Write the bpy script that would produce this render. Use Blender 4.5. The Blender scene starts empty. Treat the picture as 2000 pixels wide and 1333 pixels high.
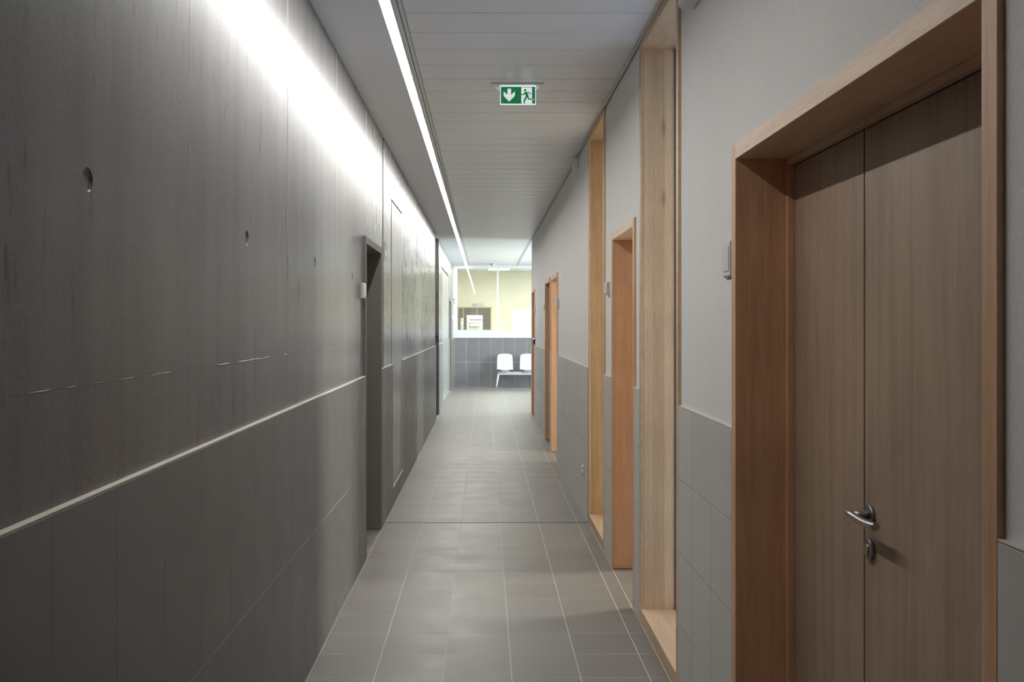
import bpy, bmesh, math, random
from mathutils import Vector, Matrix
random.seed(7)
S = bpy.context.scene
C = S.collection

# ------------------------------------------------------------------ camera
CAMZ = 1.54
cd = bpy.data.cameras.new('camera')
cam = bpy.data.objects.new('camera', cd); C.objects.link(cam)
cam.location = (0, 0, CAMZ); cam.rotation_euler = (math.pi/2, 0, 0)
cd.sensor_width = 36; cd.lens = 1860/2000*36
cd.shift_x = (1000-946.5)/2000; cd.shift_y = -(666.5-634)/2000
cd.clip_start = 0.05; cd.clip_end = 200
S.camera = cam

# ------------------------------------------------------------------ world, large lights, exposure
w = bpy.data.worlds.new('world'); S.world = w; w.use_nodes = True
w.node_tree.nodes['Background'].inputs[0].default_value = (0.78, 0.87, 1.0, 1)
w.node_tree.nodes['Background'].inputs[1].default_value = 1.6
LED_STRENGTH = 65.0
PANE_BLUE = 0.62
PANE_SOFT = 0.5
ROOM_WINDOW = 56.0
ROOM_WINDOW_FAR = 46.0
OFFICE_PANEL = 42.0

def area(name, loc, rot, sx, sy, power, col):
    l = bpy.data.lights.new(name, 'AREA'); l.shape = 'RECTANGLE'; l.size = sx; l.size_y = sy
    l.energy = power; l.color = col
    o = bpy.data.objects.new(name, l); C.objects.link(o); o.location = loc; o.rotation_euler = rot
    return o
# daylight coming in through the large window of the waiting hall
area('hall_daylight', (5.25, 20.1, 1.75), (0, math.radians(90), 0), 2.1, 6.6, 1200, (0.90, 0.95, 1.0))

vs = S.view_settings
vs.view_transform = 'Standard'; vs.look = 'None'; vs.gamma = 1.0; vs.use_curve_mapping = False
vs.exposure = 0.0
S.cycles.use_denoising = True
S.cycles.max_bounces = 10; S.cycles.diffuse_bounces = 6; S.cycles.glossy_bounces = 5
S.cycles.transparent_max_bounces = 12
S.cycles.caustics_reflective = False; S.cycles.caustics_refractive = False
S.cycles.sample_clamp_indirect = 6

# ------------------------------------------------------------------ materials
class NT:
    def __init__(s, name):
        s.m = bpy.data.materials.new(name); s.m.use_nodes = True
        s.t = s.m.node_tree; s.n = s.t.nodes; s.l = s.t.links
        s.b = s.n['Principled BSDF']; s.out = s.n['Material Output']
    def node(s, k, **kw):
        n = s.n.new(k)
        for a, v in kw.items(): setattr(n, a, v)
        return n
    def link(s, a, b): s.l.new(a, b)
    def pos(s, sc=(1, 1, 1)):
        g = s.node('ShaderNodeNewGeometry'); m = s.node('ShaderNodeMapping')
        m.inputs['Scale'].default_value = sc; s.link(g.outputs['Position'], m.inputs['Vector'])
        return m.outputs['Vector']
    def noise(s, vec, scale, detail=3, rough=0.55):
        n = s.node('ShaderNodeTexNoise'); n.inputs['Scale'].default_value = scale
        n.inputs['Detail'].default_value = detail; n.inputs['Roughness'].default_value = rough
        s.link(vec, n.inputs['Vector']); return n.outputs['Fac']
    def ramp(s, fac, stops):
        r = s.node('ShaderNodeValToRGB'); e = r.color_ramp.elements
        while len(e) > 1: e.remove(e[-1])
        e[0].position, e[0].color = stops[0][0], (*stops[0][1], 1)
        for p, c in stops[1:]:
            x = e.new(p); x.color = (*c, 1)
        s.link(fac, r.inputs[0]); return r.outputs[0]
    def mul(s, a, b, f=1.0, mode='MULTIPLY'):
        m = s.node('ShaderNodeMix', data_type='RGBA', blend_type=mode)
        if isinstance(f, (int, float)): m.inputs[0].default_value = f
        else: s.link(f, m.inputs[0])
        for sock, v in ((m.inputs[6], a), (m.inputs[7], b)):
            if isinstance(v, tuple): sock.default_value = (*v, 1)
            else: s.link(v, sock)
        return m.outputs[2]
    def bump(s, h, strength, dist=0.002):
        b = s.node('ShaderNodeBump'); b.inputs['Strength'].default_value = strength
        b.inputs['Distance'].default_value = dist
        s.link(h, b.inputs['Height']); s.link(b.outputs[0], s.b.inputs['Normal'])
    def objrand(s, lo, hi):
        o = s.node('ShaderNodeObjectInfo'); r = s.node('ShaderNodeMapRange')
        r.inputs[3].default_value = lo; r.inputs[4].default_value = hi
        s.link(o.outputs['Random'], r.inputs[0])
        c = s.node('ShaderNodeCombineColor')
        for i in range(3): s.link(r.outputs[0], c.inputs[i])
        return c.outputs[0]
    def col(s, c): s.link(c, s.b.inputs['Base Color'])

def plain(name, c, rough=0.5, metal=0.0, spec=0.5):
    t = NT(name); t.b.inputs['Base Color'].default_value = (*c, 1)
    t.b.inputs['Roughness'].default_value = rough; t.b.inputs['Metallic'].default_value = metal
    t.b.inputs['Specular IOR Level'].default_value = spec
    return t.m

def fine(name, c, rough, scale=180, amt=0.12, bump=0.15, spec=0.5, cloud=0.06):
    """matt surface with a fine speckle and soft clouding"""
    t = NT(name)
    n = t.noise(t.pos(), scale, 2); k = t.noise(t.pos(), 1.7, 3)
    s1 = t.ramp(n, [(0.3, (1-amt,)*3), (0.7, (1+amt*0.5,)*3)])
    s2 = t.ramp(k, [(0.3, (1-cloud,)*3), (0.7, (1+cloud,)*3)])
    t.col(t.mul(t.mul(c, s1), s2))
    t.b.inputs['Roughness'].default_value = rough
    t.b.inputs['Specular IOR Level'].default_value = spec
    if bump: t.bump(n, bump, 0.001)
    return t.m

def tile_mat(name, c, rough, var=0.06, spec=0.5):
    t = NT(name)
    n = t.noise(t.pos(), 320, 2); k = t.noise(t.pos(), 5, 3)
    s1 = t.ramp(n, [(0.3, (0.9,)*3), (0.7, (1.08,)*3)])
    s2 = t.ramp(k, [(0.3, (0.95,)*3), (0.7, (1.05,)*3)])
    t.col(t.mul(t.mul(t.mul(c, s1), s2), t.objrand(1-var, 1+var)))
    r = t.ramp(k, [(0.3, (rough-0.04,)*3), (0.7, (rough+0.06,)*3)])
    t.link(r, t.b.inputs['Roughness']); t.b.inputs['Specular IOR Level'].default_value = spec
    t.bump(n, 0.08, 0.0006)
    return t.m

def concrete_mat():
    t = NT('board_cast_concrete')
    fine_n = t.noise(t.pos(), 90, 4)
    cloud = t.noise(t.pos((1, 1, 0.7)), 1.1, 4)
    streak = t.noise(t.pos((1, 6, 0.3)), 1.5, 5, 0.65)
    c = t.mul((0.194, 0.190, 0.185), t.ramp(cloud, [(0.25, (0.8,)*3), (0.75, (1.15,)*3)]))
    c = t.mul(c, t.ramp(streak, [(0.3, (0.90,)*3), (0.65, (1.05,)*3)]))
    c = t.mul(c, t.ramp(fine_n, [(0.3, (0.9,)*3), (0.7, (1.06,)*3)]))
    # dark vertical runs and blotches
    sp = t.noise(t.pos((1, 6.5, 1.3)), 2.6, 6, 0.7)
    area_m = t.noise(t.pos((1, 0.9, 1.2)), 0.9, 2)
    m1 = t.ramp(sp, [(0.57, (0, 0, 0)), (0.70, (1, 1, 1))])
    m2 = t.ramp(area_m, [(0.43, (0, 0, 0)), (0.58, (1, 1, 1))])
    mask = t.mul(m1, m2)
    c = t.mul(c, (0.50, 0.49, 0.48), mask)
    st = t.noise(t.pos((1, 4.5, 1.6)), 3.0, 6, 0.7)
    px = t.node('ShaderNodeSeparateXYZ'); t.link(t.pos(), px.inputs[0])
    mr = t.node('ShaderNodeMapRange'); mr.inputs[1].default_value = 6.5; mr.inputs[2].default_value = 9.5; t.link(px.outputs['Y'], mr.inputs[0])
    m3 = t.mul(t.ramp(st, [(0.575, (0, 0, 0)), (0.625, (1, 1, 1))]), t.ramp(mr.outputs[0], [(0.0, (0, 0, 0)), (1.0, (1, 1, 1))]))
    c = t.mul(c, (0.30, 0.29, 0.27), m3)
    # small blow holes
    v = t.node('ShaderNodeTexVoronoi'); v.inputs['Scale'].default_value = 26
    t.link(t.pos((1, 1, 0.6)), v.inputs['Vector'])
    sepa = t.node('ShaderNodeSeparateColor'); t.link(v.outputs['Color'], sepa.inputs[0])
    keep = t.ramp(sepa.outputs[0], [(0.93, (0, 0, 0)), (0.94, (1, 1, 1))])
    dot = t.ramp(v.outputs['Distance'], [(0.05, (1, 1, 1)), (0.09, (0, 0, 0))])
    c = t.mul(c, (0.35, 0.34, 0.33), t.mul(keep, dot))
    t.col(c)
    rr = t.node('ShaderNodeMapRange'); rr.inputs[3].default_value = 0.245; rr.inputs[4].default_value = 0.75
    t.link(m3, rr.inputs[0]); t.link(rr.outputs[0], t.b.inputs['Roughness']); t.b.inputs['Specular IOR Level'].default_value = 0.115
    h = t.mul(fine_n, streak, 0.5, 'MIX')
    t.bump(h, 0.10, 0.0015)
    return t.m

def wood_mat(name, c1, c2, rough=0.45, axis='z', var=0.1, grain=1.0, knots=()):
    t = NT(name)
    sc = {'z': (14, 14, 0.7), 'y': (14, 0.7, 14), 'x': (0.7, 14, 14)}[axis]
    n = t.noise(t.pos(sc), 2.2*grain, 5, 0.6)
    f = t.noise(t.pos(tuple(q*5 for q in sc)), 3.0, 3, 0.6)
    k = t.noise(t.pos((2.5, 2.5, 2.5)), 1.2, 2)
    c = t.ramp(n, [(0.28, c2), (0.55, c1), (0.8, tuple(x*1.08 for x in c1))])
    c = t.mul(c, t.ramp(f, [(0.3, (0.88,)*3), (0.65, (1.05,)*3)]))
    c = t.mul(c, t.ramp(k, [(0.3, (0.92,)*3), (0.7, (1.06,)*3)]))
    c = t.mul(c, t.objrand(1-var, 1+var))
    for kx, ky, kz, ks in knots:
        sc_ = (1/ks, 1/ks, 0.30/ks)
        d = t.node('ShaderNodeVectorMath', operation='DISTANCE'); t.link(t.pos(sc_), d.inputs[0])
        d.inputs[1].default_value = (kx*sc_[0], ky*sc_[1], kz*sc_[2])
        c = t.mul(c, (0.62, 0.45, 0.40), t.ramp(d.outputs['Value'], [(0.05, (0.8,)*3), (0.9, (0, 0, 0))]))
    t.col(c); t.b.inputs['Roughness'].default_value = rough
    t.b.inputs['Specular IOR Level'].default_value = 0.4
    t.bump(f, 0.05, 0.0005)
    return t.m

def emit(name, c, strength, base=(0.8, 0.8, 0.8)):
    t = NT(name); t.b.inputs['Base Color'].default_value = (*base, 1)
    t.b.inputs['Emission Color'].default_value = (*c, 1); t.b.inputs['Emission Strength'].default_value = strength
    t.b.inputs['Roughness'].default_value = 0.3
    return t.m

def glass_mat():
    t = NT('clear_glass')
    tr = t.node('ShaderNodeBsdfTransparent'); tr.inputs[0].default_value = (0.93, 0.97, 0.95, 1)
    gl = t.node('ShaderNodeBsdfGlossy'); gl.inputs['Roughness'].default_value = 0.0
    fr = t.node('ShaderNodeFresnel'); fr.inputs[0].default_value = 1.5
    mx = t.node('ShaderNodeMixShader')
    t.link(fr.outputs[0], mx.inputs[0]); t.link(tr.outputs[0], mx.inputs[1]); t.link(gl.outputs[0], mx.inputs[2])
    t.link(mx.outputs[0], t.out.inputs[0])
    return t.m

M = {}
M['concrete'] = concrete_mat()
M['ridge'] = fine('concrete_ridge', (0.66, 0.63, 0.58), 0.6)
M['tile_wall'] = tile_mat('wall_tile_taupe', (0.138, 0.132, 0.130), 0.36, 0.03)
M['tile_right'] = tile_mat('wall_tile_grey', (0.60, 0.578, 0.55), 0.42, 0.03)
M['tile_end'] = tile_mat('wall_tile_slate', (0.232, 0.226, 0.240), 0.40, 0.03)
M['tile_floor'] = tile_mat('floor_tile_greige', (0.205, 0.189, 0.168), 0.42, 0.05)
M['grout'] = fine('pale_grout', (0.66, 0.64, 0.60), 0.9, spec=0.2)
M['grout_dark'] = fine('grey_grout', (0.27, 0.26, 0.25), 0.9, spec=0.2)
M['grout_left'] = fine('pale_taupe_grout', (0.46, 0.44, 0.42), 0.7, spec=0.4)
M['ledge'] = fine('ledge_mortar', (0.62, 0.57, 0.50), 0.8, spec=0.3)
M['plaster'] = fine('white_roughcast_plaster', (0.80, 0.785, 0.775), 0.85, 230, 0.10, 0.35, 0.25, 0.02)
M['soffit'] = fine('painted_soffit_board', (0.80, 0.815, 0.85), 0.7, 200, 0.05, 0.1, 0.3, 0.02)
M['panel'] = fine('lacquered_metal_panel', (0.83, 0.84, 0.86), 0.33, 300, 0.03, 0.02, 0.5, 0.02)
M['trim'] = plain('grey_profile', (0.70, 0.71, 0.70), 0.45)
M['trim_dark'] = plain('dark_gap', (0.03, 0.03, 0.03), 0.8)
M['channel'] = plain('black_light_channel', (0.05, 0.05, 0.05), 0.6)
M['beech'] = wood_mat('beech_frame', (0.72, 0.44, 0.27), (0.62, 0.355, 0.20), 0.45, 'z', 0.04)
M['beech_y'] = wood_mat('beech_frame_along', (0.76, 0.56, 0.40), (0.69, 0.48, 0.33), 0.45, 'y', 0.04)
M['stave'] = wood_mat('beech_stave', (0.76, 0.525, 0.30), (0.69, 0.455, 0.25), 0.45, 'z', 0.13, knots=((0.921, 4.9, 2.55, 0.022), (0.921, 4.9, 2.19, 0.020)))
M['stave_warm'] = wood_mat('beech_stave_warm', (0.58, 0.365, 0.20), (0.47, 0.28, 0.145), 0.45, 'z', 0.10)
M['sill'] = wood_mat('beech_sill', (0.66, 0.465, 0.29), (0.58, 0.385, 0.225), 0.45, 'y', 0.05)
M['leaf'] = wood_mat('brown_oak_veneer', (0.395, 0.285, 0.205), (0.315, 0.222, 0.153), 0.5, 'z', 0.03, 0.8)
M['grey_door'] = fine('grey_brown_lacquer', (0.165, 0.155, 0.14), 0.5, 300, 0.05, 0.03)
M['metal_hatch'] = fine('satin_steel_sheet', (0.235, 0.225, 0.21), 0.28, 300, 0.05, 0.02, 0.7)
M['steel'] = plain('brushed_steel', (0.46, 0.44, 0.42), 0.34, 1.0)
M['steel_dark'] = plain('dull_steel', (0.35, 0.35, 0.36), 0.4, 1.0)
M['brass'] = plain('brass_core', (0.7, 0.55, 0.3), 0.35, 1.0)
M['white_plastic'] = plain('white_plastic', (0.78, 0.78, 0.76), 0.35)
M['grey_plastic'] = plain('grey_plastic', (0.48, 0.48, 0.47), 0.4)
M['light_plastic'] = plain('light_grey_plastic', (0.66, 0.66, 0.65), 0.4)
M['black_plastic'] = plain('black_plastic', (0.03, 0.03, 0.035), 0.4)
M['white_gloss'] = plain('white_gloss_shell', (0.86, 0.87, 0.87), 0.25)
M['white_paint'] = plain('white_painted_frame', (0.80, 0.81, 0.82), 0.4)
M['cream'] = fine('cream_wall_paint', (0.80, 0.78, 0.67), 0.8, 200, 0.03, 0.05, 0.2, 0.02)
M['room_paint'] = fine('taupe_room_paint', (0.26, 0.24, 0.22), 0.8, 200, 0.03, 0.05, 0.2, 0.02)
M['seal'] = plain('black_rubber_seal', (0.03, 0.035, 0.045), 0.5)
M['glass'] = glass_mat()
M['red'] = plain('red_print', (0.42, 0.20, 0.18), 0.5)
M['paper'] = plain('white_print', (0.8, 0.8, 0.78), 0.5)
M['purple'] = plain('lilac_notice', (0.45, 0.45, 0.75), 0.6)
M['blind'] = plain('pale_blind_slat', (0.62, 0.63, 0.60), 0.5)
M['darkpane'] = plain('dim_room_pane', (0.20, 0.19, 0.18), 0.15)
M['oakframe'] = plain('tan_frame', (0.55, 0.46, 0.30), 0.5)
M['led'] = emit('led_diffuser', (1.0, 0.98, 0.94), LED_STRENGTH)
M['pane_blue'] = emit('frosted_pane_daylight', (0.46, 0.66, 1.0), PANE_BLUE)
M['pane_soft'] = emit('frosted_pane_overcast', (0.95, 0.94, 0.72), PANE_SOFT)
M['room_window'] = emit('lit_room_window', (1.0, 0.99, 0.87), ROOM_WINDOW)
M['room_window_far'] = emit('bright_room_window', (1.0, 0.98, 0.86), ROOM_WINDOW_FAR)
M['office_lamp'] = emit('office_lamp_panel', (1.0, 0.97, 0.88), OFFICE_PANEL)
M['passage_fill'] = emit('passage_fill', (1.0, 0.93, 0.78), 22.0)  # glow of the fill light added in the side passage
M['sign_green'] = emit('sign_green', (0.01, 0.19, 0.06), 0.55, (0.01, 0.16, 0.06))
M['sign_white'] = emit('sign_white', (0.86, 0.95, 0.95), 0.62, (0.7, 0.75, 0.75))
M['sign_edge'] = emit('sign_lit_edge', (0.85, 0.95, 1.0), 0.75, (0.7, 0.75, 0.8))
M['sign_cover'] = emit('sign_lamp_cover', (0.75, 0.85, 1.0), 0.16, (0.8, 0.8, 0.8))
M['blue_led'] = emit('blue_led', (0.12, 0.12, 1.0), 6)
M['screen'] = emit('lit_screen', (0.25, 0.45, 0.95), 0.9)
M['screen_pale'] = emit('pale_lit_screen', (0.55, 0.72, 0.95), 0.9)

# ------------------------------------------------------------------ mesh helpers
def box(bm, x0, x1, y0, y1, z0, z1):
    v = [bm.verts.new((x, y, z)) for x in (x0, x1) for y in (y0, y1) for z in (z0, z1)]
    for f in ((0, 1, 3, 2), (4, 6, 7, 5), (0, 4, 5, 1), (2, 3, 7, 6), (0, 2, 6, 4), (1, 5, 7, 3)):
        bm.faces.new([v[i] for i in f])
def B(*boxes, bevel=0.0, seg=1):
    bm = bmesh.new()
    for b in boxes: box(bm, *b)
    bmesh.ops.recalc_face_normals(bm, faces=bm.faces)
    if bevel: bmesh.ops.bevel(bm, geom=list(bm.edges), offset=bevel, segments=seg, affect='EDGES', profile=0.6)
    return bm
def tube(bm, pts, r, n=14, cap=True, flat=1.0):
    pts = [Vector(p) for p in pts]; rings = []
    rs = r if isinstance(r, (list, tuple)) else [r]*len(pts)
    for i, p in enumerate(pts):
        d = (pts[min(i+1, len(pts)-1)]-pts[max(i-1, 0)]).normalized()
        u = Vector((0, 0, 1)) if abs(d.z) < 0.9 else Vector((1, 0, 0))
        a = d.cross(u).normalized(); b = a.cross(d).normalized()
        rings.append([bm.verts.new(p+a*rs[i]*math.cos(2*math.pi*k/n)+b*rs[i]*flat*math.sin(2*math.pi*k/n)) for k in range(n)])
    for i in range(len(rings)-1):
        for k in range(n):
            f = bm.faces.new((rings[i][k], rings[i][(k+1) % n], rings[i+1][(k+1) % n], rings[i+1][k])); f.smooth = True
    if cap: bm.faces.new(rings[0]); bm.faces.new(rings[-1])
    bmesh.ops.recalc_face_normals(bm, faces=bm.faces)
    return bm
def poly_prism(bm, pts2, y0, y1):
    """outline in x,z extruded along y"""
    a = [bm.verts.new((p[0], y0, p[1])) for p in pts2]; b = [bm.verts.new((p[0], y1, p[1])) for p in pts2]
    bm.faces.new(a); bm.faces.new(b[::-1])
    for i in range(len(a)):
        j = (i+1) % len(a); bm.faces.new((a[i], b[i], b[j], a[j]))
    bmesh.ops.recalc_face_normals(bm, faces=bm.faces)
    return bm
def org(o):
    p = Vector((0, 0, 0))
    while o is not None: p = p+o.location; o = o.parent
    return p
def tag(o, label, cat, group=None, kind=None):
    if label: o['label'] = label
    if cat: o['category'] = cat
    if group: o['group'] = group
    if kind: o['kind'] = kind
    return o
def obj(name, bm, m, parent=None, origin=None):
    """world-space bmesh -> one mesh object"""
    if parent is not None: o0 = org(parent)
    elif origin is not None: o0 = Vector(origin)
    else:
        xs = [v.co.x for v in bm.verts]; ys = [v.co.y for v in bm.verts]; zs = [v.co.z for v in bm.verts]
        o0 = Vector(((min(xs)+max(xs))/2, (min(ys)+max(ys))/2, min(zs)))
    bmesh.ops.translate(bm, verts=bm.verts, vec=-o0)
    me = bpy.data.meshes.new(name); bm.to_mesh(me); bm.free(); me.materials.append(M[m])
    o = bpy.data.objects.new(name, me); C.objects.link(o)
    if parent is not None: o.parent = parent
    else: o.location = o0
    return o
def thing(name, loc, label, cat, group=None, kind=None):
    o = bpy.data.objects.new(name, None); C.objects.link(o); o.location = loc; o.empty_display_size = 0.1
    return tag(o, label, cat, group, kind)
def struct(name, bm, m, label, cat):
    return tag(obj(name, bm, m, None, (0, 0, 0)), label, cat, kind='structure')
MESHC = {}
def piece(name, dims, m, parent, centre, bevel=0.0015):
    """box piece (tile, panel, slat) that shares mesh data with alike pieces"""
    key = (name, tuple(round(d, 4) for d in dims), m, bevel)
    if key not in MESHC:
        a, b, c = (d/2 for d in dims)
        bm = B((-a, a, -b, b, -c, c), bevel=bevel)
        me = bpy.data.meshes.new(name); bm.to_mesh(me); bm.free(); me.materials.append(M[m]); MESHC[key] = me
    o = bpy.data.objects.new(name, MESHC[key]); C.objects.link(o)
    o.parent = parent; o.location = Vector(centre)-org(parent)
    return o

# ------------------------------------------------------------------ dimensions (metres; y runs down the corridor)
TL, CL = -0.773, -0.790        # left: tile face, concrete face
TR, PR = 0.803, 0.815          # right: tile face, plaster face
ZC, ZT = 3.0, 1.2              # ceiling, tile top
YB, YE = -5.0, 23.75           # corridor back end, end wall
JY0, JY1 = 7.385, 7.405        # expansion joint
HX = 5.0                       # hall east wall
WEND = 16.42                   # end of the right corridor wall
# openings: (y0, y1) clear width of right-hand doors / windows
DR = {'1': (1.54, 3.05), '2': (5.17, 5.99), '3': (10.60, 11.50), '4': (11.80, 12.66), '5': (15.47, 16.25)}
WR = {'1': (4.00, 4.90), '2': (6.46, 7.33)}
FW = 0.048                     # frame face width
DH = 2.07                      # door opening height

# ------------------------------------------------------------------ floor
floor = struct('floor', B((-4, HX+0.3, YB, YE+5, -0.12, -0.0006)), 'grout', 'greige square floor tiles with pale joints along the corridor', 'floor')
COLX = [-0.781+0.3*k for k in range(6)]+[TR]
def fl(x0, x1, y0, y1, g=0.0028):
    x0 = max(x0, TL)
    piece('floor_tile', (x1-x0-g, y1-y0-g, 0.010), 'tile_floor', floor, ((x0+x1)/2, (y0+y1)/2, -0.005), 0.0008)
rows = []
y = 4.148-0.3*12
while y+0.3 < 7.2: rows.append((y, y+0.3)); y += 0.3
rows.append((y, JY0))
rows.append((JY1, 7.48)); y = 7.48
while y < 11.6: rows.append((y, y+0.3)); y += 0.3
ylast = y
for (a, b) in rows:
    for i in range(6): fl(COLX[i], COLX[i+1], a, b)
# tiles running into the door recesses
def recess(x0, x1, y0, y1):
    e = sorted({y0, y1} | {q for r in rows for q in r if y0+0.03 < q < y1-0.03})
    for a, b in zip(e, e[1:]):
        fl(x0, x1, a, b) if x0 > 0 else piece('floor_tile', (x1-x0-0.0028, b-a-0.0028, 0.010), 'tile_floor', floor, ((x0+x1)/2, (a+b)/2, -0.005), 0.0008)
for k in ('1', '2', '3'): recess(TR, 0.985 if k == '1' else 1.15, *DR[k])
recess(-0.955, TL, 6.24, 7.14)
# everything farther off (and behind the viewer), joined
bm = bmesh.new()
def far_tiles(x0, x1, y0, y1):
    xa = -0.781-0.3*12
    while xa < x1:
        a, b = max(x0, xa), min(x1, xa+0.3)
        ya = 7.48-0.3*40
        while ya < y1:
            c, d = max(y0, ya), min(y1, ya+0.3)
            if b-a > 0.02 and d-c > 0.02: box(bm, a+0.0015, b-0.0015, c+0.0015, d-0.0015, -0.01, 0)
            ya += 0.3
        xa += 0.3
far_tiles(TL, TR, YB, rows[0][0]); far_tiles(TL, TR, ylast, YE); far_tiles(TR, HX, WEND, YE)
far_tiles(1.15, 4.2, 4.6, 7.6); far_tiles(1.15, 4.2, 9.4, 11.72); far_tiles(TR, 0.985, *DR['4']); far_tiles(TR, 0.985, *DR['5']); far_tiles(-3.2, TL, 15.2, 16.2); far_tiles(-0.955, TL, 21.2, 22.15)
bmesh.ops.recalc_face_normals(bm, faces=bm.faces)
tag(obj('distant_floor_tiles', bm, 'tile_floor', floor), None, None, kind='stuff')
obj('expansion_joint', B((TL, TR, JY0, JY1, -0.002, 0.0012)), 'seal', floor)

# ------------------------------------------------------------------ ceiling
ceiling = struct('ceiling', B((-4, HX+0.3, YB, YE, 3.08, 3.2)), 'trim_dark', 'pale metal panel ceiling with a plain soffit strip beside the light line', 'ceiling')
LX0, LX1 = -0.477, -0.432
obj('soffit', B((CL-0.05, LX0-0.004, YB, 15.2, ZC, ZC+0.06), (-3.2, LX0-0.004, 15.2, 16.2, ZC, ZC+0.06), (CL-0.05, LX0-0.004, 16.2, YE, ZC, ZC+0.06)), 'soffit', ceiling)
obj('edge_profile', B((LX1+0.005, LX1+0.011, YB, YE, ZC-0.007, ZC+0.05), (LX1+0.011, -0.402, YB, YE, ZC, ZC+0.05), (-0.398, -0.378, YB, YE, ZC+0.006, ZC+0.05), bevel=0.002), 'trim', ceiling)
SX0, SX1 = -0.374, 0.788
pw = 0.3
def panel_mesh(wd):
    key = ('camber', round(wd, 4))
    if key not in MESHC:
        bm = bmesh.new(); N = 8; a = (SX1-SX0)/2; h = wd/2
        prof = [(-h, 0.014), (-h, 0.006), (-h+0.004, 0.0)]
        prof += [(-h+0.004+(wd-0.008)*i/N, -0.0008*(1-(2*i/N-1)**2)) for i in range(1, N)]
        prof += [(h-0.004, 0.0), (h, 0.006), (h, 0.014)]
        L = [bm.verts.new((-a, p, q)) for p, q in prof]; R = [bm.verts.new((a, p, q)) for p, q in prof]
        for i in range(len(prof)):
            j = (i+1) % len(prof); bm.faces.new((L[i], L[j], R[j], R[i]))
        bm.faces.new(L); bm.faces.new(R[::-1])
        bmesh.ops.recalc_face_normals(bm, faces=bm.faces)
        me = bpy.data.meshes.new('ceiling_panel'); bm.to_mesh(me); bm.free(); me.materials.append(M['panel']); MESHC[key] = me
    return MESHC[key]
y = 4.471-0.3*31
while y < YE-0.02:
    y1 = min(y+pw, YE-0.005)
    if y >= YB:
        o = bpy.data.objects.new('ceiling_panel', panel_mesh(y1-y-0.007)); C.objects.link(o); o.parent = ceiling
        o.location = ((SX0+SX1)/2, (y+y1)/2, ZC+0.004)
    y += pw
obj('wall_profile', B((SX1+0.002, PR-0.008, YB, WEND, ZC-0.003, ZC+0.03), (SX1+0.002, SX1+0.02, WEND, YE, ZC-0.002, ZC+0.03), bevel=0.002), 'trim', ceiling)
obj('hall_soffit', B((SX1+0.035, HX+0.2, WEND-0.3, YE, ZC+0.004, ZC+0.06)), 'soffit', ceiling)

# the light line
lt = thing('linear_light', (( LX0+LX1)/2, 13.2, ZC), 'continuous white light line recessed along the ceiling', 'light')
LY0, LY1 = 1.7, 23.6
bm = bmesh.new()
n = int((LY1-LY0)/0.45)
for i in range(n):
    a = LY0+(LY1-LY0)*i/n; b = LY0+(LY1-LY0)*(i+1)/n
    f = bm.faces.new([bm.verts.new(p) for p in ((LX0, a, ZC+0.001), (LX0, b, ZC+0.001), (LX1, b, ZC+0.001), (LX1, a, ZC+0.001))])
for f in bm.faces:
    f.normal_update()
    if f.normal.z > 0: f.normal_flip()
obj('diffuser', bm, 'led', lt)
obj('channel', B((LX0-0.004, LX0-0.0005, LY0, LY1, ZC, ZC+0.05), (LX1+0.0005, LX1+0.004, LY0, LY1, ZC, ZC+0.05),
                 (LX0, LX1, LY0, LY1, ZC+0.03, ZC+0.05), (LX0-0.004, LX1+0.004, LY0-0.01, LY0, ZC, ZC+0.05), (LX0-0.004, LX1+0.004, LY1, LY1+0.01, ZC, ZC+0.05)), 'channel', lt)
obj('soffit_filler', B((LX0-0.004, LX1+0.004, YB, LY0-0.012, ZC, ZC+0.05), (LX0-0.004, LX1+0.004, LY1+0.012, YE, ZC, ZC+0.05)), 'soffit', ceiling)

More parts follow.
